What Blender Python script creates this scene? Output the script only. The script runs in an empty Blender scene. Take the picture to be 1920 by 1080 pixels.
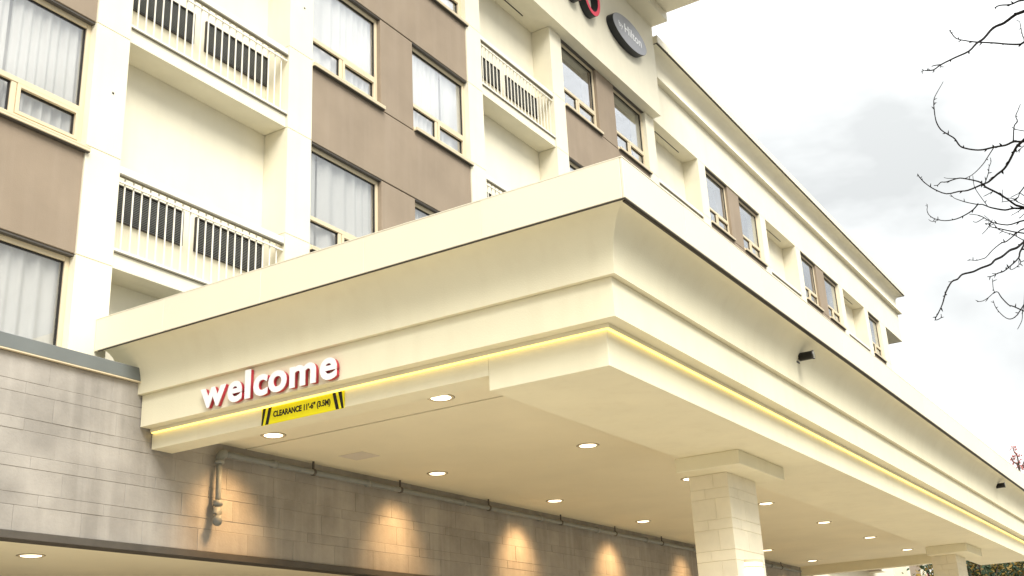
import bpy, bmesh, math, random
from mathutils import Vector, Matrix
random.seed(7)
sc = bpy.context.scene
C = sc.collection
R = math.radians

# ------------------------------------------------------------------ camera
YAW, PIT, ROL, FPX, CAMH = 1.02495, 0.35079, 0.04982, 2128.65, 1.10
_f = Vector((math.sin(YAW)*math.cos(PIT), math.cos(YAW)*math.cos(PIT), math.sin(PIT)))
_r = Vector((math.cos(YAW), -math.sin(YAW), 0)); _d = _f.cross(_r)
CR = _r*math.cos(ROL) + _d*math.sin(ROL); CD = -_r*math.sin(ROL) + _d*math.cos(ROL)
cam = bpy.data.cameras.new('camera'); cam.sensor_width = 36; cam.lens = FPX/1920*36
cam.clip_start = 0.05; cam.clip_end = 2000
camo = bpy.data.objects.new('camera', cam); C.objects.link(camo)
camo.matrix_world = Matrix(((CR.x, -CD.x, -_f.x, 0), (CR.y, -CD.y, -_f.y, 0), (CR.z, -CD.z, -_f.z, CAMH), (0, 0, 0, 1)))
sc.camera = camo
def ray(px, py):                       # direction of a photo pixel
    return (CR*((px-960)/FPX) + CD*((py-540)/FPX) + _f).normalized()

# ------------------------------------------------------------------ sky, sun, exposure
SUN_AZ, SUN_EL = R(-147), R(48)         # direction towards the sun, from +Y clockwise
W = bpy.data.worlds.new('World'); sc.world = W; W.use_nodes = True
nt = W.node_tree; nt.nodes.clear(); N = nt.nodes.new; L = nt.links.new
out = N('ShaderNodeOutputWorld'); bg = N('ShaderNodeBackground'); L(bg.outputs[0], out.inputs[0])
sky = N('ShaderNodeTexSky'); sky.sky_type = 'NISHITA'; sky.sun_disc = False
sky.sun_elevation = SUN_EL; sky.sun_rotation = SUN_AZ; sky.dust_density = 4
tc = N('ShaderNodeTexCoord'); mp = N('ShaderNodeMapping'); mp.inputs['Scale'].default_value = (1, 1, 1.9)
mp.inputs['Location'].default_value = (3.085, 1.483, 0.533)
no = N('ShaderNodeTexNoise'); no.inputs['Scale'].default_value = 2.1; no.inputs['Detail'].default_value = 6; no.inputs['Roughness'].default_value = .52
no.inputs['Distortion'].default_value = .35
cr = N('ShaderNodeValToRGB'); e = cr.color_ramp.elements
e[0].position = .38; e[0].color = (.44, .452, .449, 1); e[1].position = .62; e[1].color = (1.0, 1.0, .985, 1)
m = cr.color_ramp.elements.new(.50); m.color = (.66, .672, .667, 1)
L(tc.outputs['Generated'], mp.inputs[0]); L(mp.outputs[0], no.inputs[0]); L(no.outputs[0], cr.inputs[0])
scl = N('ShaderNodeVectorMath'); scl.operation = 'SCALE'; scl.inputs['Scale'].default_value = .035; L(sky.outputs[0], scl.inputs[0])
mx = N('ShaderNodeMix'); mx.data_type = 'RGBA'; mx.inputs[0].default_value = .92
# overcast luminance: the zenith is three times as bright as the horizon
sx = N('ShaderNodeSeparateXYZ'); L(tc.outputs['Generated'], sx.inputs[0])
gr = N('ShaderNodeMapRange'); gr.inputs[1].default_value = 0; gr.inputs[2].default_value = 1; gr.inputs[3].default_value = .36; gr.inputs[4].default_value = 1.0; L(sx.outputs[2], gr.inputs[0])
cs = N('ShaderNodeVectorMath'); cs.operation = 'SCALE'; L(cr.outputs[0], cs.inputs[0]); L(gr.outputs[0], cs.inputs['Scale'])
L(scl.outputs[0], mx.inputs[6]); L(cs.outputs[0], mx.inputs[7]); L(mx.outputs[2], bg.inputs[0]); bg.inputs[1].default_value = .70
sun = bpy.data.lights.new('sun', 'SUN'); sun.energy = 1.12; sun.angle = R(35); sun.color = (1, .965, .90)
suno = bpy.data.objects.new('sun', sun); C.objects.link(suno); suno.location = (-10, -20, 30)
sd = Vector((math.sin(SUN_AZ)*math.cos(SUN_EL), math.cos(SUN_AZ)*math.cos(SUN_EL), math.sin(SUN_EL)))
suno.rotation_euler = (-sd).to_track_quat('-Z', 'Y').to_euler()
vs = sc.view_settings; vs.view_transform = 'Standard'; vs.look = 'None'; vs.gamma = 1; vs.use_curve_mapping = False
vs.exposure = 2.2
sc.cycles.max_bounces = 10; sc.cycles.diffuse_bounces = 5; sc.cycles.transparent_max_bounces = 12

# ------------------------------------------------------------------ materials
MATS = {}
def mat(name, col, rough=.8, var=.08, vscale=2.0, bump=.0, bscale=60, spec=.3, metal=0, obj_rand=0, streak=0, streak_col=None):
    m = bpy.data.materials.new(name); m.use_nodes = True; t = m.node_tree; n = t.nodes.new; l = t.links.new
    p = t.nodes['Principled BSDF']; p.inputs['Roughness'].default_value = rough; p.inputs['Metallic'].default_value = metal
    p.inputs['Specular IOR Level'].default_value = spec
    geo = n('ShaderNodeNewGeometry')
    nz = n('ShaderNodeTexNoise'); nz.inputs['Scale'].default_value = vscale; nz.inputs['Detail'].default_value = 7; nz.inputs['Roughness'].default_value = .6
    l(geo.outputs['Position'], nz.inputs[0])
    mr = n('ShaderNodeMapRange'); mr.inputs[1].default_value = .3; mr.inputs[2].default_value = .7; mr.inputs[3].default_value = 1-var; mr.inputs[4].default_value = 1+var*.6
    l(nz.outputs[0], mr.inputs[0]); fac = mr.outputs[0]
    if obj_rand:
        oi = n('ShaderNodeObjectInfo'); m2 = n('ShaderNodeMapRange'); m2.inputs[3].default_value = 1-obj_rand; m2.inputs[4].default_value = 1+obj_rand
        l(oi.outputs['Random'], m2.inputs[0]); mu = n('ShaderNodeMath'); mu.operation = 'MULTIPLY'; l(fac, mu.inputs[0]); l(m2.outputs[0], mu.inputs[1]); fac = mu.outputs[0]
    v = n('ShaderNodeVectorMath'); v.operation = 'SCALE'; v.inputs[0].default_value = col; l(fac, v.inputs['Scale'])
    cout = v.outputs[0]
    if streak:
        ms = n('ShaderNodeMapping'); ms.inputs['Scale'].default_value = (5, 5, .35); l(geo.outputs['Position'], ms.inputs[0])
        ns = n('ShaderNodeTexNoise'); ns.inputs['Scale'].default_value = 1.2; ns.inputs['Detail'].default_value = 5; l(ms.outputs[0], ns.inputs[0])
        rs = n('ShaderNodeMapRange'); rs.inputs[1].default_value = .5; rs.inputs[2].default_value = .75; rs.inputs[3].default_value = 0; rs.inputs[4].default_value = streak; l(ns.outputs[0], rs.inputs[0])
        mm = n('ShaderNodeMix'); mm.data_type = 'RGBA'; l(rs.outputs[0], mm.inputs[0]); l(cout, mm.inputs[6])
        mm.inputs[7].default_value = (*(streak_col or [c*.55 for c in col]), 1); cout = mm.outputs[2]
    l(cout, p.inputs['Base Color'])
    if bump:
        nb = n('ShaderNodeTexNoise'); nb.inputs['Scale'].default_value = bscale; nb.inputs['Detail'].default_value = 4; l(geo.outputs['Position'], nb.inputs[0])
        b = n('ShaderNodeBump'); b.inputs['Strength'].default_value = bump; b.inputs['Distance'].default_value = .006; l(nb.outputs[0], b.inputs['Height']); l(b.outputs[0], p.inputs['Normal'])
    MATS[name] = m; return m
def emat(name, col, s):
    m = bpy.data.materials.new(name); m.use_nodes = True; t = m.node_tree; p = t.nodes['Principled BSDF']
    p.inputs['Base Color'].default_value = (*col, 1); p.inputs['Emission Color'].default_value = (*col, 1); p.inputs['Emission Strength'].default_value = s
    MATS[name] = m; return m
CREAM = mat('cream_stucco', (.79, .738, .58), .85, .05, 1.6, .22, 90, streak=.10, streak_col=(.60, .52, .36))
CANOPY = mat('canopy_stucco', (.80, .745, .545), .85, .05, 1.3, .22, 90, streak=.14, streak_col=(.60, .51, .33))
CEIL = mat('soffit_board', (.80, .735, .54), .85, .045, 1.1, .10, 60)
FASC = mat('cream_metal_fascia', (.76, .705, .55), .5, .03, .8, 0, obj_rand=.02, spec=.4)
BROWN = mat('brown_stucco', (.30, .238, .172), .9, .10, 1.4, .3, 90, streak=.18, streak_col=(.40, .33, .26))
BLOCK = mat('grey_block', (.345, .32, .283), .9, .28, 1.7, .35, 45, obj_rand=.06, streak=.5, streak_col=(.46, .43, .385))
MORTAR = mat('mortar', (.36, .33, .29), .95, .15, 6, .3, 120)
COLBLK = mat('cream_block', (.80, .73, .55), .85, .07, 4, .25, 70, obj_rand=.035)
COLMOR = mat('cream_mortar', (.74, .67, .50), .9, .08, 6)
FRAME = mat('tan_aluminium', (.66, .56, .38), .45, .04, 3, spec=.5)
GASKET = mat('black_gasket', (.02, .018, .016), .6, .05, 4)
RAIL = mat('white_railing', (.80, .77, .68), .5, .04, 3)
LOUV = mat('dark_louver', (.045, .04, .036), .6, .2, 5)
COPE = mat('grey_coping', (.15, .165, .16), .45, .10, 2.5, spec=.5)
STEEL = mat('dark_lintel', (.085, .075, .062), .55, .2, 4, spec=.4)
PIPE = mat('painted_pipe', (.23, .24, .225), .5, .12, 7, spec=.4)
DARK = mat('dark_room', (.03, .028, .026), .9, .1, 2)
BLACK = mat('black_fixture', (.018, .015, .013), .45, .1, 8, spec=.4)
DRIP = mat('dark_drip', (.05, .04, .03), .6, .1, 5)
RED = mat('red_return', (.48, .03, .05), .4, .05, 5, spec=.5)
WHITE = mat('white_face', (.86, .86, .86), .4, .01, 5)
YELL = mat('yellow_sign', (.93, .83, .01), .45, .02, 4)
BLKP = mat('black_print', (.015, .013, .012), .5, .05, 9)
LRED = mat('sign_red', (.72, .05, .10), .35, .02, 5)
LGREY = mat('sign_grey', (.29, .295, .315), .4, .03, 5)
LBLK = mat('sign_black', (.022, .024, .026), .45, .05, 5)
PATCH = mat('patch_board', (.66, .60, .50), .9, .05, 6)
CONC = mat('concrete', (.46, .42, .35), .9, .15, .6, .3, 30)
ASPH = mat('asphalt', (.075, .073, .07), .9, .25, .7, .5, 80)
WORN = mat('worn_paving', (.11, .107, .098), .9, .2, .8, .4, 40)
BARK = mat('dark_bark', (.007, .005, .0045), .9, .3, 20, .5, 60)
TRUNK = mat('grey_brown_bark', (.10, .075, .055), .9, .3, 12, .6, 40)
LEAFG = mat('dark_green_leaf', (.03, .055, .025), .6, .4, 1.5)
LEAFY = mat('yellow_leaf', (.26, .175, .035), .6, .35, 1.8)
LEAFR = mat('red_leaf', (.20, .035, .03), .6, .3, 2)
BERRY = mat('pink_bud', (.50, .14, .12), .6, .3, 8)
HOUSE = mat('white_siding', (.74, .73, .70), .8, .05, 1)
ROOF = mat('charcoal_shingle', (.06, .063, .066), .9, .2, 3, .3, 20)
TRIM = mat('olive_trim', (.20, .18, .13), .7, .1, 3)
LENS = emat('lit_lens', (1, .86, .58), 1.0)
LED = emat('led_tape', (1, .74, .19), .46)
SCON = emat('sconce_glass', (1, .93, .78), .9)
def glassmat():
    m = bpy.data.materials.new('window_glass'); m.use_nodes = True; t = m.node_tree; t.nodes.clear(); n = t.nodes.new; l = t.links.new
    o = n('ShaderNodeOutputMaterial'); mx = n('ShaderNodeMixShader'); tr = n('ShaderNodeBsdfTransparent'); gl = n('ShaderNodeBsdfGlossy'); lw = n('ShaderNodeLayerWeight'); pw = n('ShaderNodeMath'); fr = n('ShaderNodeMapRange')
    tr.inputs[0].default_value = (.985, .99, .985, 1); gl.inputs['Roughness'].default_value = .0; gl.inputs[0].default_value = (.95, .97, 1, 1)
    pw.operation = 'POWER'; pw.inputs[1].default_value = 2.6; lw.inputs[0].default_value = .5; l(lw.outputs['Facing'], pw.inputs[0]); l(pw.outputs[0], fr.inputs[0]); fr.inputs[3].default_value = .10; fr.inputs[4].default_value = 1.0
    geo = n('ShaderNodeNewGeometry'); nz = n('ShaderNodeTexNoise'); nz.inputs['Scale'].default_value = 1.3; nz.inputs['Detail'].default_value = 2; l(geo.outputs['Position'], nz.inputs[0])
    b = n('ShaderNodeBump'); b.inputs['Strength'].default_value = .05; b.inputs['Distance'].default_value = .02; l(nz.outputs[0], b.inputs['Height']); l(b.outputs[0], gl.inputs['Normal'])
    l(fr.outputs[0], mx.inputs[0]); l(tr.outputs[0], mx.inputs[1]); l(gl.outputs[0], mx.inputs[2]); l(mx.outputs[0], o.inputs[0]); return m
GLASS = glassmat()
def curtmat():
    m = mat('sheer_curtain', (.82, .80, .76), .9, .05, 3); t = m.node_tree; n = t.nodes.new; l = t.links.new
    p = t.nodes['Principled BSDF']; o = [x for x in t.nodes if x.type == 'OUTPUT_MATERIAL'][0]
    tl = n('ShaderNodeBsdfTranslucent'); tl.inputs[0].default_value = (.75, .73, .70, 1); mx = n('ShaderNodeMixShader'); mx.inputs[0].default_value = .3
    l(p.outputs[0], mx.inputs[1]); l(tl.outputs[0], mx.inputs[2]); l(mx.outputs[0], o.inputs[0]); return m
CURT = curtmat()

# ------------------------------------------------------------------ helpers
ORG = {}
def tag(o, label=None, cat=None, group=None, kind=None):
    if label: o['label'] = label
    if cat: o['category'] = cat
    if group: o['group'] = group
    if kind: o['kind'] = kind
    return o
def thing(name, loc, label, cat, group=None):
    o = bpy.data.objects.new(name, None); o.empty_display_size = .2; C.objects.link(o); o.location = loc
    ORG[o] = Vector(loc); return tag(o, label, cat, group)
def obj(name, me, mt=None, parent=None, loc=(0, 0, 0), rot=None):
    o = bpy.data.objects.new(name, me); C.objects.link(o); loc = Vector(loc); ORG[o] = loc
    if parent is not None:
        o.parent = parent; o.location = loc - ORG[parent]
    else: o.location = loc
    if rot is not None: o.rotation_euler = rot
    if mt is not None and not me.materials: me.materials.append(mt)
    return o
def bm_box(bm, x0, x1, y0, y1, z0, z1):
    v = [bm.verts.new(p) for p in ((x0,y0,z0),(x1,y0,z0),(x1,y1,z0),(x0,y1,z0),(x0,y0,z1),(x1,y0,z1),(x1,y1,z1),(x0,y1,z1))]
    for f in ((0,3,2,1),(4,5,6,7),(0,1,5,4),(1,2,6,5),(2,3,7,6),(3,0,4,7)): bm.faces.new([v[i] for i in f])
def fin(bm, name, bevel=0, smooth=False):
    bmesh.ops.recalc_face_normals(bm, faces=bm.faces)
    if bevel: bmesh.ops.bevel(bm, geom=bm.edges[:], offset=bevel, segments=1, affect='EDGES', profile=.5)
    me = bpy.data.meshes.new(name); bm.to_mesh(me); bm.free()
    if smooth:
        for p in me.polygons: p.use_smooth = True
    return me
def boxes(name, lst, bevel=0):           # list of x0,x1,y0,y1,z0,z1
    bm = bmesh.new()
    for b in lst: bm_box(bm, *b)
    return fin(bm, name, bevel)
_cache = {}
def boxm(w, d, h, bevel=0):              # shared box centred in x,y, base z=0
    k = (round(w, 4), round(d, 4), round(h, 4), bevel)
    if k not in _cache: _cache[k] = {}
    return k, _cache[k]
def pbox(name, x0, x1, y0, y1, z0, z1, mt, parent, bevel=0):    # one box part with its own origin and shared mesh
    k, d = boxm(x1-x0, y1-y0, z1-z0, bevel)
    if mt.name not in d:
        me = boxes(name, [(-k[0]/2, k[0]/2, -k[1]/2, k[1]/2, 0, k[2])], bevel); me.materials.append(mt); d[mt.name] = me
    return obj(name, d[mt.name], None, parent, ((x0+x1)/2, (y0+y1)/2, z0))
def tube(bm, pts, rads, n=6, cap=True):
    pts = [Vector(p) for p in pts]; rings = []; up = Vector((.13, .27, .95)).normalized()
    for i, p in enumerate(pts):
        t = (pts[min(i+1, len(pts)-1)] - pts[max(i-1, 0)]).normalized()
        a = t.cross(up)
        if a.length < 1e-3: a = t.cross(Vector((1, 0, 0)))
        a.normalize(); b = t.cross(a); r = rads[i] if hasattr(rads, '__len__') else rads
        rings.append([bm.verts.new(p + (a*math.cos(2*math.pi*k/n) + b*math.sin(2*math.pi*k/n))*r) for k in range(n)])
    for i in range(len(rings)-1):
        for k in range(n): bm.faces.new((rings[i][k], rings[i][(k+1) % n], rings[i+1][(k+1) % n], rings[i+1][k]))
    if cap: bm.faces.new(rings[0][::-1]); bm.faces.new(rings[-1])
def tubem(name, pts, rads, n=6):
    bm = bmesh.new(); tube(bm, pts, rads, n); return fin(bm, name, smooth=True)
def lathe(bm, prof, cx=0, cy=0, n=24):   # list of r,z about vertical axis
    rings = [[bm.verts.new((cx+r*math.cos(2*math.pi*k/n), cy+r*math.sin(2*math.pi*k/n), z)) for k in range(n)] for r, z in prof]
    for i in range(len(rings)-1):
        for k in range(n): bm.faces.new((rings[i][k], rings[i][(k+1) % n], rings[i+1][(k+1) % n], rings[i+1][k]))
    return rings
def sweep(name, prof, x0, x1, yf, yend, left=True, right=True, smooth=False):
    """closed profile of (o,z) swept round left side, front and right side, mitred at the corners"""
    bm = bmesh.new(); cols = []
    for o, z in prof:
        path = []
        if left: path += [(x0-o, yend), (x0-o, yf-o)]
        else: path += [(x0, yf-o)]
        if right: path += [(x1+o, yf-o), (x1+o, yend)]
        else: path += [(x1, yf-o)]
        cols.append([bm.verts.new((x, y, z)) for x, y in path])
    n = len(prof)
    for i in range(n):
        a, b = cols[i], cols[(i+1) % n]
        for k in range(len(a)-1): bm.faces.new((a[k], a[k+1], b[k+1], b[k]))
    bm.faces.new([c[0] for c in cols]); bm.faces.new([c[-1] for c in cols][::-1])
    me = fin(bm, name)
    if smooth:
        for p in me.polygons: p.use_smooth = True
        me.set_sharp_from_angle(angle=R(30))
    return me
def textmesh(s, size=1, extrude=0, offset=0, bevel=0):
    cu = bpy.data.curves.new('t', 'FONT'); cu.body = s; cu.size = size; cu.extrude = extrude; cu.offset = offset; cu.resolution_u = 5
    if bevel: cu.bevel_depth = bevel
    o = bpy.data.objects.new('t', cu); C.objects.link(o); dg = bpy.context.evaluated_depsgraph_get(); dg.update()
    me = bpy.data.meshes.new_from_object(o.evaluated_get(dg)); bpy.data.objects.remove(o); me.materials.clear(); return me
def fit(me, x0, x1, y0, y1):             # scale mesh to an extent in its own x,y
    xs = [v.co.x for v in me.vertices]; ys = [v.co.y for v in me.vertices]; a, b, c, d = min(xs), max(xs), min(ys), max(ys)
    for v in me.vertices:
        v.co.x = x0 + (v.co.x-a)/(b-a)*(x1-x0); v.co.y = y0 + (v.co.y-c)/(d-c)*(y1-y0)
    return me

# ------------------------------------------------------------------ main dimensions (metres)
XL, XR = 7.386, 26.81                    # canopy lower band, left and right face
YF = 3.664                               # canopy lower band, front face
YW = 8.674                               # ground floor block wall
Y0 = 9.036                               # hotel facade (pier faces)
YB = 9.436                               # back of the recesses
ZF, ZS, ZC = 3.447, 3.5765, 3.777        # front beam, side beam and ceiling undersides
YI = 4.745                               # inner face of the front beam
HEADS = [5.475, 8.147, 10.812, 13.43]    # window heads, four storeys
BAY = [7.06 + 7.18*k for k in range(-1, 5)]

# ------------------------------------------------------------------ ground
g = obj('ground', boxes('ground', [(-400, 900, -500, 700, -.3, 0)]), ASPH); tag(g, kind='structure')
g = obj('pavement', boxes('pavement', [(-2, 40, 1.2, 14, .0, .12)], .02), CONC); tag(g, kind='structure')
g = obj('forecourt', boxes('forecourt', [(-60, 60, -16, 1.15, .0, .006)]), WORN); tag(g, kind='structure')

# ------------------------------------------------------------------ hotel building
hotel = thing('hotel_building', (22, 12, 0), 'four storey cream hotel block with brown window bays and white piers behind the entrance canopy', 'building')
obj('rear_wall', boxes('rear_wall', [(-1, 41.07, YB, 21, 2.665, 13.43)]), CREAM, hotel)
obj('frieze', boxes('frieze', [(21.4, 43.5, Y0, 20.9, 13.432, 14.60)]), CREAM, hotel)
# cornice of the lower roof, profile of overhang / height
cv = [(.0, 14.87), (.0, 15.08)] + [(.27*(1-math.cos(t)), 15.08+.22*math.sin(t)) for t in [R(a) for a in (15, 30, 45, 60, 75, 90)]]
obj('cornice_cove', sweep('cornice_cove', [(-.3, 14.56), (.14, 14.56), (.14, 14.605)] + cv + [(-.3, 15.30)], 21.4, 43.5, Y0, 20.9, left=False, smooth=True), CREAM, hotel)
obj('drip_edge', sweep('drip_edge', [(.2, 15.301), (.30, 15.301), (.30, 15.325), (.2, 15.325)], 21.4, 43.5, Y0, 20.9, left=False), DRIP, hotel)
obj('roof_fascia', sweep('roof_fascia', [(-.3, 15.327), (.315, 15.327), (.315, 15.525), (-.3, 15.525)], 21.4, 43.5, Y0, 20.9, left=False), FASC, hotel)
obj('roof_deck', boxes('roof_deck', [(21.5, 43.3, Y0+.1, 20.7, 14.7, 15.4)]), COPE, hotel)
# projecting sign tower
TY = 8.829
obj('sign_fascia', boxes('sign_fascia', [(9.6, 21.4, TY, 20.8, 13.434, 16.0)]), CREAM, hotel)
obj('cornice_ledge', boxes('cornice_ledge', [(9.4, 21.402, 8.422, TY+.1, 15.77, 16.003)], .012), FASC, hotel)
obj('roof_overhang', boxes('roof_overhang', [(9.2, 21.404, 7.2, 20.6, 16.006, 16.25)], .012), FASC, hotel)
obj('upper_wall', boxes('upper_wall', [(-1, 9.59, Y0, 20.9, 13.432, 15.5)]), CREAM, hotel)
# piers: plaster lifts with a recessed joint at every head and sill level
JZ = [4.30] + sorted([h for h in HEADS] + [h-1.465 for h in HEADS[1:]])
def pier(x0, x1):
    bm = bmesh.new()
    for a, b in zip(JZ[:-1], JZ[1:]): bm_box(bm, x0, x1, Y0, YB-.002, a+(.005 if a > 4.4 else 0), b-.005)
    bm_box(bm, x0+.012, x1-.012, Y0+.012, YB-.003, JZ[0]+.01, JZ[-1]-.004)
    obj('pier', fin(bm, 'pier'), CREAM, hotel)
    z = random.choice(HEADS[1:3]) - .75
    obj('weep_hole', boxes('weep_hole', [(x0+.26, x0+.285, Y0-.004, Y0-.001, z, z+.02)]), BLKP, hotel)
for b in BAY:
    if b > 0:
        pier(b+2.5, b+2.95)
        pier(b-.44, b)
pier(40.25, 41.068)
def window(x0, x1, head, curtain, gap=None):
    """tan aluminium window: frame, big pane, two small panes below, opening sash, sill, curtain"""
    sb = head-1.55; st = head-1.465; yf = Y0+.09; fw = .05; tz = st+.42; xm = x0+(x1-x0)*.46
    o = obj('window', boxes('window', [(x0, x0+fw, yf, yf+.07, st, head), (x1-fw, x1, yf, yf+.07, st, head), (x0+fw, x1-fw, yf, yf+.07, head-fw-.02, head), (x0+fw, x1-fw, yf, yf+.07, st, st+fw),
        (x0+fw, x1-fw, yf-.004, yf+.07, tz-.03, tz+.03), (xm-.03, xm+.03, yf+.002, yf+.068, st+fw, tz-.03)], .004), FRAME, hotel, (0, 0, 0))
    gk = .014
    def gask(a, b, c, d): return [(a, a+gk, yf+.022, yf+.05, c, d), (b-gk, b, yf+.022, yf+.05, c, d), (a+gk, b-gk, yf+.022, yf+.05, d-gk, d), (a+gk, b-gk, yf+.022, yf+.05, c, c+gk)]
    pn = [(x0+fw, x1-fw, tz+.03, head-fw-.02), (x0+fw, xm-.03, st+fw, tz-.03), (xm+.03, x1-fw, st+fw, tz-.03)]
    obj('gasket', boxes('gasket', sum([gask(*p) for p in pn[:2]], [])), GASKET, o)
    a, b, c, d = pn[2]; s = .042
    obj('sash', boxes('sash', [(a+.003, a+s, yf-.012, yf+.05, c+.003, d-.003), (b-s, b-.003, yf-.012, yf+.05, c+.003, d-.003), (a+s, b-s, yf-.012, yf+.05, d-s, d-.003), (a+s, b-s, yf-.012, yf+.05, c+.003, c+s)], .003), FRAME, o)
    obj('gasket', boxes('gasket', gask(a+s, b-s, c+s, d-s)), GASKET, o)
    pn[2] = (a+s, b-s, c+s, d-s)
    for a, b, c, d in pn: obj('pane', boxes('pane', [(a, b, yf+.032, yf+.038, c, d)]), GLASS, o)
    obj('sill', boxes('sill', [(x0-.0, x1+.03, Y0-.045, yf+.05, sb, sb+.03), (x0-.0, x1+.03, Y0-.045, Y0-.02, sb+.028, sb+.055), (x0, x1, Y0+.02, yf+.05, sb+.032, st-.002)], .004), FRAME, o)
    obj('head_shadow_strip', boxes('head_shadow_strip', [(x0, x1+.004, Y0+.03, yf-.002, head-.020, head-.002)]), STEEL, o)  # dark strip painting in the shade of the recessed window head
    obj('sill_dark_strip', boxes('sill_dark_strip', [(x0, x1+.028, Y0-.034, Y0+.016, sb-.008, sb-.0015)]), STEEL, o)  # thin dark strip along the underside of the sill
    obj('lower_reveal', boxes('lower_reveal', [(x0, x1, yf+.072, YB-.03, st-.05, st-.01)]), FRAME, o)
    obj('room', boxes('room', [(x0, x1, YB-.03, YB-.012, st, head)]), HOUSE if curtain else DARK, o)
    if curtain:
        bm = bmesh.new(); nx = 150; ph = random.random()*6; y = Y0+.182
        rows = [head-.02, head-.5, st+.5, st+.01]; prev = None
        wl = random.uniform(.12, .19)
        for zi, z in enumerate(rows):
            vs_ = []
            for i in range(nx+1):
                x = x0+.01+(x1-x0-.02)*i/nx
                am = .023*(.7+.3*zi/3)
                w_ = math.sin(x/wl*2*math.pi*(1+.03*math.sin(x*2+ph))+ph+.25*math.sin(zi+x*3))
                vs_.append(bm.verts.new((x, y+am*w_ + .008*math.sin(x*23+ph), z)))
            if prev:
                for i in range(nx): bm.faces.new((prev[i], prev[i+1], vs_[i+1], vs_[i]))
            prev = vs_
        if gap:
            dele = [f for f in bm.faces if gap[0] < f.calc_center_median().x < gap[1]]
            bmesh.ops.delete(bm, geom=dele, context='FACES')
        obj('curtain', fin(bm, 'curtain', smooth=True), CURT, o)
    return o
def spandrel(x0, x1, z0, z1, y=.018):
    obj('brown_panel', boxes('brown_panel', [(x0+.002, x1-.002, Y0+y, YB-.004, z0, z1)], .006), BROWN, hotel)
for bi, b in enumerate(BAY):
    s = b+2.95; fl = {0: [0, 1, 2], 1: [1, 2, 3], 2: [2, 3], 3: [3], 4: [3], 5: [3]}[bi]
    xe = s+3.79 if bi < 5 else 40.25
    ws = [(s, s+1.5), (s+2.29, s+3.79)]
    if bi == 0: ws = ws[1:]
    if bi == 5: ws = ws[:1]
    low = None
    for f in fl:
        h = HEADS[f]
        for wi, (a, c) in enumerate(ws):
            window(a, c, h, bi < 2 or (bi == 2 and f == 2), gap=((a+.30, a+.345) if (bi, f, wi) == (1, 1, 0) else (5.60, 5.69) if (bi, f) == (0, 0) else (5.71, 5.75) if (bi, f) == (0, 1) else (a+.9, a+.93) if (bi, f, wi) == (1, 2, 1) else None))
        if len(ws) == 2: spandrel(s+1.5, s+2.29, h-1.535, h-.008, .024)
        elif bi == 0: spandrel(s, s+2.29, h-1.535, h-.008, .024)
        lo = HEADS[f-1] if (f-1) in fl else 4.32
        spandrel(s, xe, lo+.004, h-1.553)
    if fl[-1] == 2: spandrel(s, xe, HEADS[2]+.004, 13.42)
# faux balconies: slab, railing, louvers
slab_me = rail_parts = None
def balcony(b, f):
    hz = HEADS[f-1]; zb = hz+.195
    obj('balcony_slab', boxes('balcony_slab', [(b+.003, b+2.497, Y0+.03, YB-.003, hz, hz+.175)], .004), CREAM, hotel)
    y0 = Y0+.02
    r = obj('balcony_railing', boxes('balcony_railing', [(b+.004, b+2.496, y0-.012, y0+.04, zb+.865, zb+.95)], .006), RAIL, hotel)
    obj('upper_rail', boxes('upper_rail', [(b+.004, b+2.496, y0+.006, y0+.024, zb+.775, zb+.795)]), RAIL, r)
    obj('bottom_rail', boxes('bottom_rail', [(b+.004, b+2.496, y0-.010, y0+.038, zb-.01, zb+.022)], .003), RAIL, r)
    obj('base_shadow_strip', boxes('base_shadow_strip', [(b+.004, b+2.496, y0-.012, y0+.009, zb-.025, zb-.011)]), TRIM, r)  # solid dark strip standing in for shade between bottom rail and slab
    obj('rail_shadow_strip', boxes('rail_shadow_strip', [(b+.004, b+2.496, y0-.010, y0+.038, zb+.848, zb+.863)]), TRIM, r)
    for i in range(21):
        pbox('baluster', b+.1125+i*.1145, b+.1255+i*.1145, y0+.027, y0+.040, zb+.022, zb+.848, RAIL, r)
    for gx in (b+.14, b+1.42):
        w, z0, z1 = 1.07, zb+.53, zb+.935
        gr = obj('louver_grille', boxes('louver_grille', [(gx, gx+w, YB-.006, YB-.001, z0, z1)]), DARK, hotel)
        obj('frame', boxes('frame', [(gx-.012, gx, YB-.03, YB-.001, z0-.012, z1+.012), (gx+w, gx+w+.012, YB-.03, YB-.001, z0-.012, z1+.012), (gx, gx+w, YB-.03, YB-.001, z1, z1+.012), (gx, gx+w, YB-.03, YB-.001, z0-.012, z0)]), LOUV, gr)
        bm = bmesh.new()
        for i in range(19):
            z = z0+.012+i*(z1-z0-.012)/19; bm_box(bm, gx+.001, gx+w-.001, YB-.012, YB-.009, z, z+.0038)
        tag(obj('slats', fin(bm, 'slats'), PIPE, gr), kind='stuff')
for b, f in ((BAY[1], 1), (BAY[1], 2), (BAY[1], 3), (BAY[2], 2), (BAY[2], 3), (BAY[3], 3), (BAY[4], 3), (BAY[5], 3)): balcony(b, f)
for b in BAY[2:]:
    obj('soffit_vent', boxes('soffit_vent', [(b+.55, b+1.9, Y0+.215, Y0+.235, 13.424, 13.4305)]), BLKP, hotel)

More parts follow.
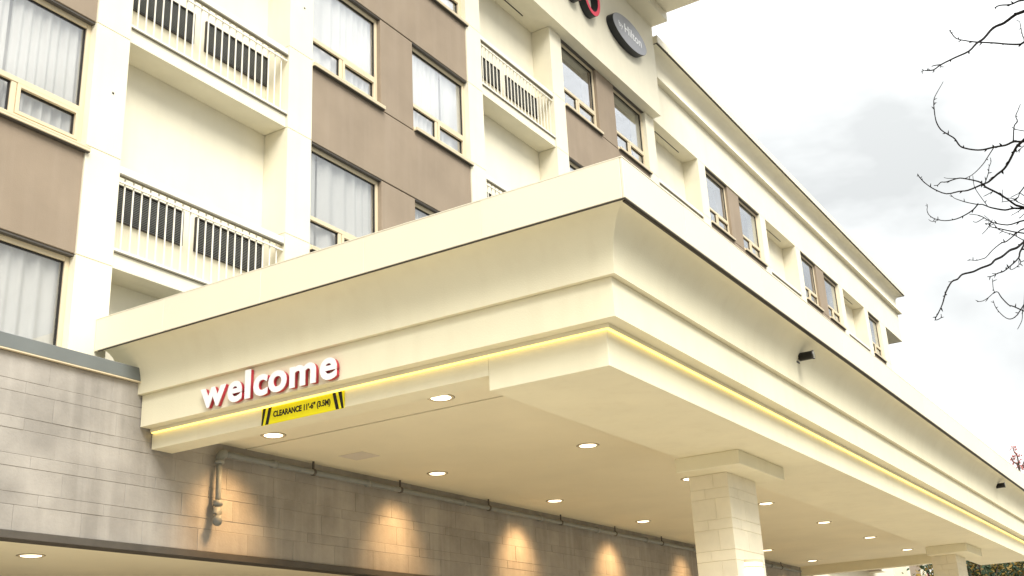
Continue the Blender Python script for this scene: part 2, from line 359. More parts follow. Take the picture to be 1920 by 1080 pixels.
# ------------------------------------------------------------------ ground floor block wall
podium = thing('block_wall', (15, YW, .12), 'grey painted concrete block wall of the ground floor with dark metal coping', 'wall')
obj('backing', boxes('backing', [(2, 27.5, YW+.005, Y0-.002, 2.67, 4.20)]), MORTAR, podium)
obj('roof_ledge', boxes('roof_ledge', [(2, 27.5, YW+.02, Y0-.004, 4.20, 4.29)]), COPE, podium)
obj('coping', boxes('coping', [(2, 7.19, YW-.035, YW+.2, 4.212, 4.347)], .006), COPE, podium)
obj('coping_drip', boxes('coping_drip', [(2, 7.185, YW-.042, YW-.002, 4.200, 4.211)]), FRAME, podium)
obj('lintel', boxes('lintel', [(2, 27, YW-.03, YW+.16, 2.598, 2.664)], .004), STEEL, podium)
obj('end_return', boxes('end_return', [(27.0, 27.4, YW-.001, YW+.3, .12, 3.7)]), MORTAR, podium)
zs = [2.667]; k = 0
while zs[-1] < 4.1: zs.append(zs[-1] + (.217 if k % 2 == 0 else .107)); k += 1
zs[-1] = 4.20; BL = .69; rest = []
for ci, (za, zb) in enumerate(zip(zs[:-1], zs[1:])):
    off = [0, .23, .46, .12, .36, .02, .3][ci % 7]
    x = 3.9 + off - BL
    while x < 26.9:
        xa, xb = x, x+BL
        if not (xa > 7.75 and za > ZC+.02):
            zt = zb if xa < 7.75 else min(zb, 4.0)
            if xa > 20: rest.append((xa+.003, xb-.003, YW+random.uniform(0, .004), YW+.03, za+.003, zt-.003))
            else:
                d = random.uniform(-.002, .003)
                pbox('block', xa+.0012, xb-.0012, YW+d, YW+.05+d, za+.0012, zt-.0012, BLOCK, podium, .003)
        x = xb
tag(obj('distant_blocks', boxes('distant_blocks', rest), BLOCK, podium), kind='stuff')
# recess under the lintel
obj('entry_soffit', boxes('entry_soffit', [(2, 27, YW+.165, 12.6, 2.602, 2.66)]), CEIL, podium)
obj('shopfront', boxes('shopfront', [(2, 27, 12.5, 12.56, .12, 2.6)]), DARK, podium)
for i in range(9):
    pbox('shopfront_mullion', 2.2+i*2.6, 2.28+i*2.6, 12.42, 12.5, .12, 2.6, FRAME, podium)

# ------------------------------------------------------------------ lamps: recessed downlight builder
_dl = {}
def downlight(parent, x, y, z, watts, spot=R(112), col=(1, .80, .52), soft=.05, tilt=0):
    if 'trim' not in _dl:
        bm = bmesh.new(); rg = lathe(bm, [(.088, -.002), (.118, -.010), (.122, -.006), (.122, .0)], n=28); _dl['trim'] = fin(bm, 'trim', smooth=True); _dl['trim'].materials.append(FRAME)
        bm = bmesh.new(); rg = lathe(bm, [(.098, .0), (.092, -.006)], n=28); bm.faces.new(rg[-1][::-1]); _dl['lens'] = fin(bm, 'lens'); _dl['lens'].materials.append(LENS)
        bm = bmesh.new(); lathe(bm, [(.121, -.001), (.129, -.003), (.129, 0)], n=28); _dl['ring'] = fin(bm, 'ring'); _dl['ring'].materials.append(TRIM)
    o = obj('downlight', _dl['trim'], None, parent, (x, y, z-.001))
    obj('lens', _dl['lens'], None, o, (x, y, z-.001)); obj('rim', _dl['ring'], None, o, (x, y, z-.001))
    lt = bpy.data.lights.new('downlight_lamp', 'SPOT'); lt.energy = watts; lt.color = col; lt.spot_size = spot; lt.spot_blend = 1.0; lt.shadow_soft_size = soft
    lo = bpy.data.objects.new('downlight_lamp', lt); C.objects.link(lo); lo.parent = o; lo.location = (0, 0, -.03); lo.rotation_euler = (tilt, 0, 0)
    return o
downlight(podium, 6.74, 9.455, 2.602, 6)

# ------------------------------------------------------------------ entrance canopy
can = thing('entrance_canopy', (17, 6, .12), 'large cream entrance canopy with stepped cornice, lit cove strip and welcome letters', 'canopy')
obj('front_beam', boxes('front_beam', [(XL, XR, YF, YI, ZF, 3.86)], .004), CANOPY, can)
obj('side_beam', boxes('side_beam', [(XL+.0015, XL+.26, YI+.001, YW-.012, ZS, 3.86)]), CANOPY, can)
obj('side_beam', boxes('side_beam', [(XR-.26, XR-.0015, YI+.001, YW-.012, ZS, 3.86)]), CANOPY, can)
J0, J1 = 8.655, 25.45
obj('ceiling_board', boxes('ceiling_board', [(XL+.261, J0-.017, YI+.001, YW-.003, ZC, ZC+.03)]), CEIL, can)
obj('ceiling_board', boxes('ceiling_board', [(J0+.017, J1-.006, YI+.001, YW-.003, ZC, ZC+.03)]), CEIL, can)
obj('ceiling_board', boxes('ceiling_board', [(J1+.006, XR-.261, YI+.001, YW-.003, ZC, ZC+.03)]), CEIL, can)
obj('joint_backing', boxes('joint_backing', [(J0-.05, J0+.05, YI+.01, YW-.01, ZC+.032, ZC+.05), (J1-.05, J1+.05, YI+.01, YW-.01, ZC+.032, ZC+.05)]), DARK, can)
obj('ceiling_patch', boxes('ceiling_patch', [(9.60, 9.92, 7.86, 8.2, ZC-.004, ZC-.0005)]), PATCH, can)
obj('frieze_band', sweep('frieze_band', [(-.06, 3.772), (.149, 3.772), (.149, 4.084), (-.06, 4.084)], XL, XR, YF, YW-.012), CANOPY, can)
pc = [(.198, 4.087), (.198, 4.15)] + [(.198+.245*(1-math.cos(t)), 4.15+.385*math.sin(t)) for t in [R(a) for a in range(10, 91, 10)]]
obj('cove', sweep('cove', [(-.06, 4.087)] + pc + [(-.06, 4.535)], XL, XR, YF, 8.93, smooth=True), CANOPY, can)
obj('drip_edge', sweep('drip_edge', [(.449, 4.526), (.463, 4.526), (.463, 4.5348), (.449, 4.5348)], XL, XR, YF, 8.98), DRIP, can)
obj('front_drip_shadow', boxes('front_drip_shadow', [(XL-.43, XR+.43, YF-.446, YF-.425, 4.522, 4.5345)]), DRIP, can)  # extra drip bar, dark to draw the shadow gap below the front fascia
obj('roof_deck', boxes('roof_deck', [(XL-.38, XR+.38, YF-.38, 8.9, 4.56, 4.80)]), COPE, can)
FO, FZ0, FZ1 = .467, 4.536, 4.862
fx = [XL-FO, 8.03, 8.99, 9.79, 11.04, 12.31, 13.55, 14.80, 16.06, 17.40, 18.65, 19.9, 21.2, 22.47, 23.7, 24.95, 26.1, XR+FO]
for a, b in zip(fx[:-1], fx[1:]):
    q = random.uniform(0, .0025)
    pbox('fascia_panel', a+.002, b-.002, YF-FO+q, YF-FO+.02+q, FZ0, FZ1, FASC, can, .003)
fy = [YF-FO+.024, 4.46, 5.64, 6.82, 8.07, Y0-.004]
for a, b in zip(fy[:-1], fy[1:]):
    q = random.uniform(0, .0015)
    pbox('fascia_panel', XL-FO+q, XL-FO+.02+q, a+.0005, b-.0005, FZ0, FZ1, FASC, can, .003)
    pbox('fascia_panel', XR+FO-.02, XR+FO, a+.0005, b-.0005, FZ0, FZ1, FASC, can, .003)
obj('roof_cap', sweep('roof_cap', [(.2, FZ1+.001), (.4675, FZ1+.001), (.4675, FZ1+.009), (.2, FZ1+.009)], XL, XR, YF, Y0-.004), FASC, can)
obj('light_channel', sweep('light_channel', [(.0015, 3.738), (.036, 3.738), (.036, 3.7705), (.0015, 3.7705)], XL, XR, YF, YW-.02), CANOPY, can)
obj('led_strip', sweep('led_strip', [(.004, 3.727), (.026, 3.727), (.026, 3.7372), (.004, 3.7372)], XL, XR, YF, YW-.03), LED, can)
for i in range(7):
    downlight(can, 8.31+i*2.82, 5.87, ZC, 45)
    downlight(can, 8.37+i*2.845, 8.005, ZC, random.uniform(34, 56), R(78), (1, .60, .27), .16, R(38))

# ------------------------------------------------------------------ columns
def column(x0, x1, label):
    t = thing('canopy_column', ((x0+x1)/2, 4.56, .12), label, 'column', 'columns under the canopy')
    zb = 3.298; y0, y1 = 4.36, 4.80
    obj('capital', boxes('capital', [(x0-.33, x1+.20, 4.085, 4.80, zb, ZF-.001)], .006), CANOPY, t)
    obj('core', boxes('core', [(x0+.005, x1-.005, y0+.005, y1-.005, .12, zb-.001)]), COLMOR, t)
    z = .12; c = 0
    while z < zb-.02:
        h = min(.217 if c % 2 else .107, zb-z); a = [x0, x0+(x1-x0)*(.5 if c % 2 else .3), x1]; bq = y0+(y1-y0)*(.38 if c % 2 else .62)
        zz0, zz1 = z+.002, z+h-.002
        pbox('block', a[0], a[1]-.002, y0, bq-.002, zz0, zz1, COLBLK, t, .003)
        pbox('block', a[1]+.002, a[2], y0, bq-.002, zz0, zz1, COLBLK, t, .003)
        pbox('block', a[0], a[1]-.002, bq+.002, y1, zz0, zz1, COLBLK, t, .003)
        pbox('block', a[1]+.002, a[2], bq+.002, y1, zz0, zz1, COLBLK, t, .003)
        z += h; c += 1
    return t
column(11.36, 12.19, 'nearer cream block column with square capital carrying a lit wall lamp')
column(22.36, 23.20, 'farther cream block column with square capital at the far canopy end')
def sconce(xc, label):
    yb = 4.357; z0, z1 = 1.86, 2.40; w = .17; dp = .13
    t = thing('wall_sconce', (xc, yb, z0), label, 'wall lamp', 'wall lamps on the columns')
    def half(za, zb_, rw, rd, name, mt):
        bm = bmesh.new(); n = 14; lo_, hi_ = [], []
        for k in range(n+1):
            a = math.pi*k/n; p = (xc-rw*math.cos(a), yb-rd*math.sin(a))
            lo_.append(bm.verts.new((*p, za))); hi_.append(bm.verts.new((*p, zb_)))
        for k in range(n): bm.faces.new((lo_[k], lo_[k+1], hi_[k+1], hi_[k]))
        bm.faces.new(lo_); bm.faces.new(hi_); bm.faces.new((lo_[0], lo_[-1], hi_[-1], hi_[0]))
        me = fin(bm, name); obj(name, me, mt, t)
    half(z0+.05, z1-.03, w-.012, dp-.012, 'diffuser', SCON)
    half(z1-.03, z1, w, dp, 'top_band', FRAME); half(z1-.085, z1-.065, w, dp, 'band', FRAME); half(z0, z0+.05, w, dp, 'bottom_band', FRAME)
sconce(11.73, 'lit half round wall lamp on the nearer column')

# ------------------------------------------------------------------ small fixtures on the cove
def spotfix(x, z, label):
    t = thing('spotlight', (x, YF-.2, z), label, 'spotlight', 'black spotlights on the canopy cove')
    yb = YF-.215
    obj('mounting_plate', boxes('mounting_plate', [(x-.05, x+.05, yb-.012, yb+.01, z-.06, z+.06)], .004), BLACK, t)
    obj('barrel', tubem('barrel', [(x, yb, z), (x, yb-.03, z), (x, yb-.031, z), (x, yb-.17, z), (x, yb-.172, z), (x, yb-.185, z)], [.026, .026, .044, .044, .048, .048], 18), BLACK, t)
    obj('lens', tubem('lens', [(x, yb-.1852, z), (x, yb-.187, z)], [.040, .040], 18), GLASS, t)
spotfix(11.36, 4.37, 'small black spotlight on the cove nearer the camera')
spotfix(22.2, 4.40, 'small black spotlight on the cove at the far right')

# ------------------------------------------------------------------ welcome letters
def wall_text_matrix(x):       # text x -> -Y, text y -> +Z, text z -> -X
    return Matrix(((0, 0, -1, x), (-1, 0, 0, 0), (0, 1, 0, 0), (0, 0, 0, 1)))
wel = thing('welcome_sign', (7.2, 7.0, 3.77), 'raised white welcome letters with red sides on the canopy frieze', 'sign')
for ch, a, b, zb, zt in (('w', 7.805, 7.484, 3.776, 3.963), ('e', 7.454, 7.278, 3.771, 3.967), ('l', 7.239, 7.174, 3.776, 4.042), ('c', 7.132, 6.966, 3.771, 3.967),
                         ('o', 6.952, 6.738, 3.771, 3.967), ('m', 6.700, 6.398, 3.776, 3.966), ('e', 6.350, 6.162, 3.771, 3.967)):
    zb += .012; zt += .012
    me = fit(textmesh(ch, .35, .017, .0085), -a, -b, zb, zt); me.transform(wall_text_matrix(7.212)); lo = obj('letter', me, RED, wel)
    me = fit(textmesh(ch, .35, .004, .0095), -a-.001, -b+.001, zb-.001, zt+.001); me.transform(wall_text_matrix(7.190)); obj('face', me, WHITE, lo)
# ------------------------------------------------------------------ clearance sign
cl = thing('clearance_sign', (7.37, 6.72, 3.565), 'yellow clearance sign with black diagonal end stripes under the welcome letters', 'sign')
obj('board', boxes('board', [(XL-.012, XL-.002, 6.236, 7.205, 3.5665, 3.7215)], .001), YELL, cl)
def quad_plate(name, pts, mt, parent, x, th=.0015):
    bm = bmesh.new(); A = [bm.verts.new((x, y, z)) for y, z in pts]; B = [bm.verts.new((x-th, y, z)) for y, z in pts]
    bm.faces.new(A); bm.faces.new(B[::-1])
    for i in range(4): bm.faces.new((A[i], A[(i+1) % 4], B[(i+1) % 4], B[i]))
    obj(name, fin(bm, name), mt, parent)
zt, zb = 3.7205, 3.5675; xs = XL-.0125
for p in (((7.186, zt), (7.152, zt), (7.186, zb), (7.2045, zb)), ((7.118, zt), (7.081, zt), (7.118, zb), (7.155, zb)),
          ((6.366, zt), (6.331, zt), (6.290, zb), (6.325, zb)), ((6.300, zt), (6.262, zt), (6.237, zb), (6.262, zb))):
    quad_plate('stripe', p, BLKP, cl, xs)
me = fit(textmesh("CLEARANCE 11'-6'' (3.5M)", .07, .0005, .0027), -7.060, -6.388, 3.606, 3.680); me.transform(wall_text_matrix(XL-.0135)); tag(obj('lettering', me, BLKP, cl), kind='stuff')

# ------------------------------------------------------------------ signs on the tower: text x -> +X, y -> Z, z -> -Y
def front_matrix(y): return Matrix(((1, 0, 0, 0), (0, 0, -1, y), (0, 1, 0, 0), (0, 0, 0, 1)))
def ring_mesh(cx, cz, a, b, w, y0, y1, n=48):
    bm = bmesh.new(); R4 = []
    for (ra, rb, y) in ((a, b, y0), (a, b, y1), (a-w, b-w, y1), (a-w, b-w, y0)):
        R4.append([bm.verts.new((cx+ra*math.cos(2*math.pi*k/n), y, cz+rb*math.sin(2*math.pi*k/n))) for k in range(n)])
    for i in range(4):
        for k in range(n): bm.faces.new((R4[i][k], R4[i][(k+1) % n], R4[(i+1) % 4][(k+1) % n], R4[(i+1) % 4][k]))
    return fin(bm, 'ring')
t = thing('sign_letter', (18.0, TY, 14.22), 'red faced round letter o with black sides on the sign tower', 'sign letter')
obj('return', ring_mesh(18.005, 14.665, .355, .44, .10, TY-.001, TY-.158), LBLK, t); obj('face', ring_mesh(18.005, 14.665, .351, .436, .092, TY-.1582, TY-.164), LRED, t)
t = thing('sign_letter', (17.3, TY, 14.22), 'letter cut off by the top edge, left of the red letter o', 'sign letter')
me = fit(textmesh('t', 1, .0785, .02), 17.02, 17.50, 14.235, 15.25); me.transform(front_matrix(TY-.0795)); obj('return', me, LBLK, t)
me = fit(textmesh('t', 1, .003, .02), 17.023, 17.497, 14.238, 15.247); me.transform(front_matrix(TY-.161)); obj('face', me, LRED, t)
def ellipse_plate(cx, cz, a, b, y0, y1, n=56):
    bm = bmesh.new(); A = [bm.verts.new((cx+a*math.cos(2*math.pi*k/n), y0, cz+b*math.sin(2*math.pi*k/n))) for k in range(n)]
    B = [bm.verts.new((v.co.x, y1, v.co.z)) for v in A]; bm.faces.new(A); bm.faces.new(B[::-1])
    for k in range(n): bm.faces.new((A[k], A[(k+1) % n], B[(k+1) % n], B[k]))
    return fin(bm, 'plate')
t = thing('oval_sign', (19.75, TY, 14.33), 'grey oval sign with white lettering and black sides on the sign tower', 'sign')
obj('body', ellipse_plate(19.75, 14.665, .815, .345, TY-.001, TY-.16), LBLK, t); obj('face', ellipse_plate(19.75, 14.665, .808, .338, TY-.1602, TY-.167), LGREY, t)
me = fit(textmesh('by', .2, .002, .0), 19.20, 19.40, 14.565, 14.74); me.transform(front_matrix(TY-.169)); tag(obj('lettering', me, WHITE, t), kind='stuff')
me = fit(textmesh('Hilton', .3, .002, .004), 19.47, 20.30, 14.585, 14.80); me.transform(front_matrix(TY-.169)); tag(obj('lettering', me, WHITE, t), kind='stuff')

# ------------------------------------------------------------------ pipe on the block wall
pp = thing('wall_pipe', (16.8, YW-.08, 2.95), 'long grey pipe under the canopy ceiling with a drop and elbow at its near end', 'pipe')
py, pz, r = YW-.085, 3.655, .032
obj('run', tubem('run', [(8.21+.03, py, pz), (26.3, py, pz)], [r, r], 14), PIPE, pp)
obj('drop', tubem('drop', [(8.21, py, pz-.03), (8.21, py, 3.06)], [r*.9, r*.9], 14), PIPE, pp)
def elbow(c, a, b, rad=.055, name='elbow'):
    pts = [Vector(c)+Vector(a)*rad*(1-math.sin(t))+Vector(b)*rad*(1-math.cos(t)) for t in [R(10*i) for i in range(10)]]
    obj(name, tubem(name, pts, [.046]*len(pts), 14), PIPE, pp)
elbow((8.21, py, pz), (1, 0, 0), (0, 0, -1), .07)
obj('coupling', tubem('coupling', [(8.21, py, 3.17), (8.21, py, 3.12)], [.05, .05], 14), PIPE, pp)
obj('coupling', tubem('coupling', [(8.21, py, pz-.07), (8.21, py, pz-.11)], [.05, .05], 14), PIPE, pp)
pts = [(8.21, py, 3.10), (8.21, py, 3.04), (8.20, py-.01, 3.00), (8.185, py-.03, 2.965), (8.165, py-.05, 2.945)]
obj('outlet_elbow', tubem('outlet_elbow', pts, [.047]*5, 14), PIPE, pp)
for i, x in enumerate((9.0, 10.6, 12.6, 14.6, 16.4, 18.2, 20.2, 22.2, 24.4)):
    obj('collar', tubem('collar', [(x-.03, py, pz), (x+.03, py, pz)], [.045, .045], 14), PIPE, pp)
    obj('hanger', boxes('hanger', [(x+.62, x+.645, py-.006, py+.006, pz+.03, ZC-.001)]), STEEL, pp)
    obj('strap', tubem('strap', [(x+.615, py, pz), (x+.65, py, pz)], [.040, .040], 14), STEEL, pp)

# ------------------------------------------------------------------ bare tree at the right
def smooth_pts(pts, sub=3):
    P = [Vector(p) for p in pts]; o_ = []
    for i in range(len(P)-1):
        p0, p1, p2, p3 = P[max(i-1, 0)], P[i], P[i+1], P[min(i+2, len(P)-1)]
        for s_ in range(sub):
            t_ = s_/sub; o_.append(.5*((2*p1)+(-p0+p2)*t_+(2*p0-5*p1+4*p2-p3)*t_*t_+(-p0+3*p1-3*p2+p3)*t_**3))
    o_.append(P[-1]); return o_
ox = {1: (1700, 0), 2: (1700, 220), 3: (1700, 400)}
BR = [
 (1, 2.4, .7, 'a', [(990,95),(915,125),(820,195),(730,235),(650,325),(590,365),(525,432),(410,485),(290,545),(225,590),(155,595)]),
 (1, .9, .5, '', [(290,545),(235,552),(212,560)]), (1, .5, .25, '', [(155,595),(125,600),(122,615)]), (1, .6, .4, '', [(290,545),(285,570)]), (1, .6, .4, '', [(225,590),(238,602)]),
 (1, 1.5, .6, 'a', [(990,355),(960,373),(860,373),(735,362),(590,355),(490,342),(415,322),(370,268),(360,258)]),
 (1, 1.5, .8, 'a', [(990,0),(945,8),(875,38),(785,45),(742,68)]), (1, .7, .4, '', [(880,38),(852,55)]),
 (1, .8, .35, 'a', [(990,325),(978,300),(965,240),(955,188),(945,178)]),
 (2, 1.5, .35, 'a', [(990,205),(905,205),(835,235),(735,252),(650,272),(580,275),(500,262),(448,240),(405,180),(350,145),(290,105),(255,50),(240,-5),(232,-70),(228,-120),(234,-165),(265,-225),(300,-285),(308,-302)]),
 (2, 1.8, .55, 'a', [(990,190),(940,235),(915,270),(865,370),(820,437),(765,480),(690,545),(640,565),(520,615),(440,625),(335,645),(230,605),(150,550),(105,500),(92,478)]),
 (2, .9, .35, '', [(900,195),(907,75),(935,35),(920,-10),(940,-60),(960,-112)]), (2, .6, .35, 'a', [(990,115),(925,103),(888,82)]),
 (2, .7, .4, '', [(735,255),(690,325),(640,400),(560,480),(490,517)]),
 (2, 1.7, .45, 'a', [(990,760),(920,740),(850,690),(770,640),(670,590),(640,562),(600,540),(490,517),(430,515),(335,545),(290,547),(262,572),(230,575)]),
 (2, .7, .3, '', [(660,555),(690,470),(695,420),(712,375),(705,340)]), (2, .5, .3, '', [(430,515),(350,515),(315,508)]),
 (2, 1.4, .35, 'a', [(990,770),(900,768),(830,782),(740,768),(690,755),(640,735),(600,735),(510,718),(450,700),(400,680),(370,650)]),
 (2, 1.0, .3, '', [(600,735),(560,780),(500,820),(420,857),(325,872),(240,857),(190,825),(172,785),(175,750),(168,730)]),
 (2, .5, .3, '', [(280,862),(220,880),(185,862)]), (2, .6, .3, '', [(680,745),(610,650),(570,580),(558,490)]), (2, .6, .4, '', [(740,620),(710,635),(665,660)]),
 (2, 1.1, .4, 'a', [(990,870),(950,880),(850,908),(720,885),(650,845),(600,825),(530,817)]), (2, .6, .35, '', [(650,850),(590,885),(560,878)]), (2, .7, .35, '', [(715,885),(680,940),(637,985)]),
 (2, 1.0, .4, 'a', [(990,978),(900,965),(780,938),(715,925),(690,900),(660,895)]), (2, .7, .3, 'a', [(990,1040),(900,990),(830,970),(770,938),(715,880),(655,828)]),
 (2, .8, .4, 'a', [(990,590),(955,635),(925,690),(800,715)]), (2, .7, .4, 'a', [(990,740),(940,715),(915,690),(850,680)]), (2, .6, .4, 'a', [(990,660),(955,640),(880,675)]),
 (2, .6, .35, 'a', [(990,240),(960,265),(935,292)]), (2, .5, .3, 'a', [(990,815),(965,840),(945,850)]), (2, .6, .3, 'a', [(990,760),(940,795),(882,828)]), (2, .5, .3, '', [(810,715),(808,610)]),
 (3, 1.0, .35, 'a', [(990,130),(955,145),(845,235),(800,250),(730,305),(670,370),(635,385),(580,398),(525,390)]),
 (3, 1.8, .35, 'a', [(990,240),(930,290),(870,312),(805,365),(745,393),(710,430),(625,462),(560,493),(470,515),(430,555),(380,577),(335,655),(320,700),(300,770),(265,845),(243,885),(252,900),(290,880),(290,850)]),
 (3, .5, .3, '', [(380,577),(352,578)]), (3, 1.3, .4, 'a', [(990,265),(955,330),(945,375),(880,440),(820,488),(770,505),(720,530),(682,535)]), (3, .5, .3, '', [(770,510),(720,507)]),
 (3, .7, .3, '', [(945,375),(962,410),(930,450),(885,475),(862,460)]), (3, .6, .4, 'a', [(990,400),(962,410)]),
 (3, .9, .35, 'a', [(990,825),(900,785),(860,772),(800,710),(770,665),(742,662),(730,630),(723,552)]), (3, .6, .3, '', [(742,662),(690,710),(640,740),(595,745)]),
 (3, .8, .3, 'a', [(990,770),(930,860),(875,892),(820,870),(755,800),(730,735)]), (3, .6, .3, 'a', [(990,770),(978,830),(972,905),(935,978)]),
]
def depth(px, py): return 8.8 + .55*math.sin(px*.011+py*.006) + .45*math.sin(py*.017+1) - (1920-px)*.0022
def P3(px, py, dd=0):
    return Vector((0, 0, CAMH)) + ray(px, py)*(depth(px, py)+dd)
STEM = [(2400, 1215), (2385, 1000), (2340, 760), (2280, 560), (2235, 380), (2200, 200), (2170, 30), (2150, -160)]
base = P3(*STEM[0]); base.z = 0
bt = thing('bare_tree', base, 'leafless dark tree with thin drooping twigs against the cloudy sky at right', 'tree')
stem3 = [base] + [P3(*s_) for s_ in STEM[1:]]
tp = smooth_pts(stem3, 4); nT = len(tp)
obj('trunk', tubem('trunk', tp, [.15*(1-i/nT)+.018 for i in range(nT)], 10), TRUNK, bt)
def stem_at(py):
    best = min(range(nT), key=lambda i: abs((540 + FPX*((tp[i]-Vector((0, 0, CAMH))).dot(CD))/max(.1, (tp[i]-Vector((0, 0, CAMH))).dot(_f))) - py)); return tp[best]
for ci, r0, r1, flag, pts in BR:
    o_ = ox[ci]; px = [(o_[0]+a*.22222, o_[1]+b*.22222) for a, b in pts]
    P = [P3(*p) for p in px]; rad0 = r0*1.2*8.8/FPX; rad1 = (r1*1.15+.1)*8.8/FPX; pre = []
    if flag == 'a':
        d0 = P[0]-P[1]; d0.normalize(); h = stem_at(px[0][1]+130); e1 = P[0]+d0*(h-P[0]).length*.35
        pre = [h, (h+e1)/2+Vector((0, 0, .04)), e1]
    pl = smooth_pts(pre+P, 3); n = len(pl); npre = len(pre)*3
    rr = []
    for i in range(n):
        if i < npre: rr.append(rad0*(1.0+1.2*(1-i/npre)))
        else: rr.append(rad0 + (rad1-rad0)*(i-npre)/max(1, n-1-npre))
    bm = bmesh.new(); tube(bm, pl, rr, 6)
    rnd = random.Random(len(pts)*7+int(pts[0][1]))
    for i in range(npre+1, n-1):                 # spur buds
        if rnd.random() < .30:
            t_ = (pl[i+1]-pl[i]).normalized(); s_ = Vector((rnd.uniform(-1, 1), rnd.uniform(-1, 1), rnd.uniform(-.6, 1))).cross(t_).normalized()
            q = pl[i]+(s_+t_*.6).normalized()*rnd.uniform(.012, .035); tube(bm, [pl[i], (pl[i]+q)/2, q], [rr[i]*.9+.001, rr[i]*.8+.001, .001], 4)
    obj('branch', fin(bm, 'branch', smooth=True), BARK, bt)
rnd = random.Random(3)                            # the side of the crown outside the frame
for i in range(26):
    s_ = tp[rnd.randrange(nT//2, nT)]; d_ = Vector((rnd.uniform(.2, 1), rnd.uniform(-1, -.05), rnd.uniform(-.2, .8))).normalized(); ln = rnd.uniform(.7, 1.8)
    pl = [s_+d_*ln*k/5+Vector((rnd.uniform(-.05, .05), rnd.uniform(-.05, .05), rnd.uniform(-.05, .05)-.03*k)) for k in range(6)]; pl[0] = s_
    obj('branch', tubem('branch', smooth_pts(pl, 2), [.014-.0011*k for k in range(11)], 5), BARK, bt)

# ------------------------------------------------------------------ leafy trees and neighbour beyond the canopy
def leafy(name, base, h, rx, rz, mts, n, label, seed, leaf=.09, group=None, dens=None):
    rnd = random.Random(seed); t = thing(name, base, label, 'tree', group); B = Vector(base)
    top = B+Vector((0, 0, h)); cz = h-rz
    bm = bmesh.new(); tube(bm, [B, B+Vector((.1, .05, h*.3)), B+Vector((-.05, .1, h*.6)), B+Vector((0, 0, h*.92))], [.18, .14, .09, .02], 8)
    cl_ = []
    for k in range(70):
        while True:
            v = Vector((rnd.uniform(-1, 1), rnd.uniform(-1, 1), rnd.uniform(-1, 1)))
            if .25 < v.length < 1: break
        c_ = B+Vector((v.x*rx, v.y*rx, cz+v.z*rz)); cl_.append((c_, rnd.random()))
        if k % 2 == 0: s_ = B+Vector((0, 0, h*rnd.uniform(.3, .75))); tube(bm, [s_, (s_+c_)/2+Vector((0, 0, .15)), c_], [.05, .03, .008], 5)
    obj('trunk', fin(bm, 'trunk', smooth=True), TRUNK, t)
    for mi, (mt, share) in enumerate(mts):
        bm = bmesh.new()
        for c_, u in cl_:
            for j in range(int(n*share/70)):
                p = c_+Vector((rnd.gauss(0, 1), rnd.gauss(0, 1), rnd.gauss(0, .8)))*rx*.17
                a = Vector((rnd.uniform(-1, 1), rnd.uniform(-1, 1), rnd.uniform(-1, .6))).normalized(); b_ = a.cross(Vector((rnd.uniform(-1, 1), rnd.uniform(-1, 1), rnd.uniform(-1, 1)))).normalized(); s_ = leaf*rnd.uniform(.6, 1.3)
                bm.faces.new([bm.verts.new(p-a*s_), bm.verts.new(p+b_*s_*.45), bm.verts.new(p+a*s_), bm.verts.new(p-b_*s_*.45)])
        me = bpy.data.meshes.new('crown'); bm.to_mesh(me); bm.free(); obj('crown', me, mt, t)
    return t
def at(px, py, dist):                     # ground point below a pixel at a horizontal distance
    r_ = ray(px, py); k = dist/math.hypot(r_.x, r_.y); return (r_.x*k, r_.y*k, 0.0)
leafy('evergreen_tree', at(1880, 1065, 46), 6.4, 3.2, 2.9, [(LEAFG, 1.0)], 15000, 'dark green tree behind the far end of the canopy', 5, .11)
leafy('autumn_tree', at(1835, 1065, 38), 5.4, 1.9, 2.1, [(LEAFY, .42), (LEAFG, .58)], 7000, 'yellow leaved autumn tree just past the far column', 8, .08)
leafy('autumn_tree', at(1925, 1070, 40), 4.9, 1.4, 1.9, [(LEAFY, .4), (LEAFG, .6)], 4200, 'yellow leaved autumn tree at the right edge below the canopy', 11, .08)
leafy('red_shrub', at(1712, 1070, 44), 4.9, 1.3, 1.6, [(LEAFR, 1.0)], 1500, 'small dark red leaved tree seen between wall and far column', 4, .09)
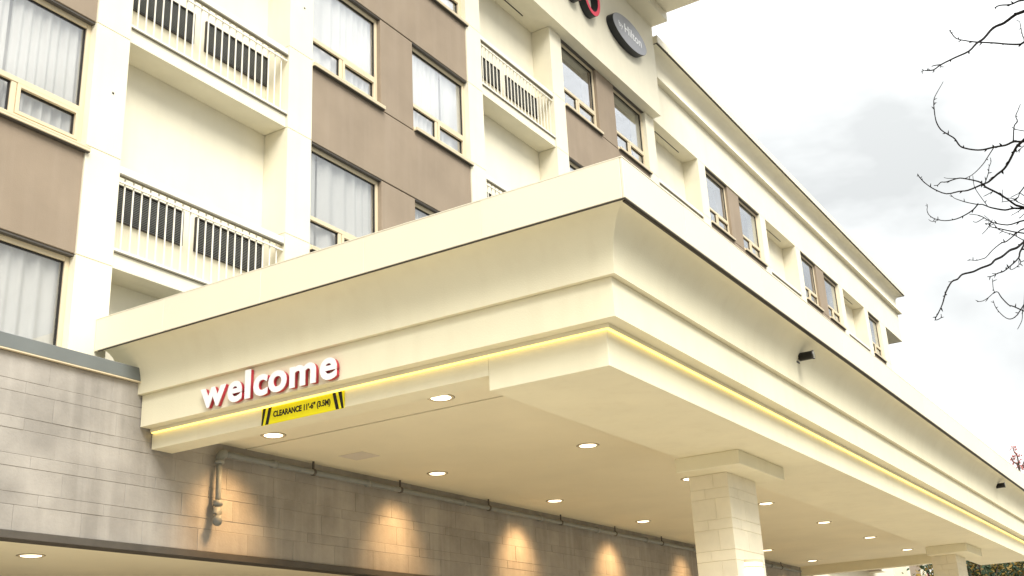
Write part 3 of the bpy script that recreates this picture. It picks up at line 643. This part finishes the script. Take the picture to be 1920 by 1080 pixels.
# budding tree whose twig tops show over the canopy roof
b0 = Vector(at(1903, 860, 34)); bd = thing('budding_tree', b0, 'pink budded twigs rising above the canopy roof at right edge', 'tree')
obj('trunk', tubem('trunk', [b0, b0+Vector((0, .1, 2.5)), b0+Vector((.1, 0, 5.2))], [.12, .09, .03], 8), TRUNK, bd)
rnd = random.Random(12)
def P4(px, py): 
    r_ = ray(px, py); return Vector((0, 0, CAMH))+r_*(34/math.hypot(r_.x, r_.y))
for pts in ([(1915, 905), (1911, 875), (1907, 855), (1902, 848), (1899, 839)], [(1911, 880), (1900, 866), (1896, 858)], [(1930, 905), (1922, 880), (1918, 872), (1926, 855)], [(1945, 905), (1948, 860), (1940, 840)]):
    q = [b0+Vector((.1, 0, 5.2))]+[P4(*p) for p in pts]; bm = bmesh.new(); tube(bm, smooth_pts(q, 3), [.03-.0012*i for i in range(len(smooth_pts(q, 3)))], 5)
    obj('branch', fin(bm, 'branch', smooth=True), TRUNK, bd)
    bm = bmesh.new()
    for c_ in smooth_pts(q[1:], 6):
        for j in range(2):
            p = c_+Vector((rnd.gauss(0, .05), rnd.gauss(0, .05), rnd.gauss(0, .05))); bmesh.ops.create_icosphere(bm, subdivisions=1, radius=rnd.uniform(.012, .026), matrix=Matrix.Translation(p))
    tag(obj('buds', fin(bm, 'buds'), BERRY, bd), kind='stuff')
# neighbour house
hb = Vector(at(1670, 1072, 62)); hs = thing('neighbour_house', hb, 'white neighbouring house with charcoal roof below the far canopy beam', 'house')
def hbox(name, lst, mt, bevel=0): return obj(name, boxes(name, [(hb.x+a, hb.x+b, hb.y+c_, hb.y+d, e_, f_) for a, b, c_, d, e_, f_ in lst], bevel), mt, hs)
hbox('wall', [(0, 9, -1.0, 8, 0, 7.6)], HOUSE)
bm = bmesh.new(); V = [bm.verts.new((hb.x+x, hb.y+y, z)) for x, y, z in ((-1.2, -4.6, 4.3), (-.004, -4.6, 4.3), (-.004, 1.6, 6.75), (-1.2, 1.6, 6.75), (-1.2, -4.6, 4.6), (-.004, -4.6, 4.6), (-.004, 1.6, 7.05), (-1.2, 1.6, 7.05))]
for f_ in ((0, 3, 2, 1), (4, 5, 6, 7), (0, 1, 5, 4), (1, 2, 6, 5), (2, 3, 7, 6), (3, 0, 4, 7)): bm.faces.new([V[i] for i in f_])
obj('porch_roof', fin(bm, 'porch_roof'), ROOF, hs)
hbox('porch_wall', [(-1.0, -.2, 1.2, 8, 0, 6.3)], HOUSE)
hbox('roof', [(-.4, 9.4, -1.4, 8.4, 7.6, 7.9)], ROOF)
wn = hbox('window', [(-.06, -.002, -.75, -.2, 5.2, 7.0)], TRIM, .01)
obj('pane', boxes('pane', [(hb.x-.075, hb.x-.063, hb.y-.66, hb.y-.29, 5.35, 6.9)]), DARK, wn)
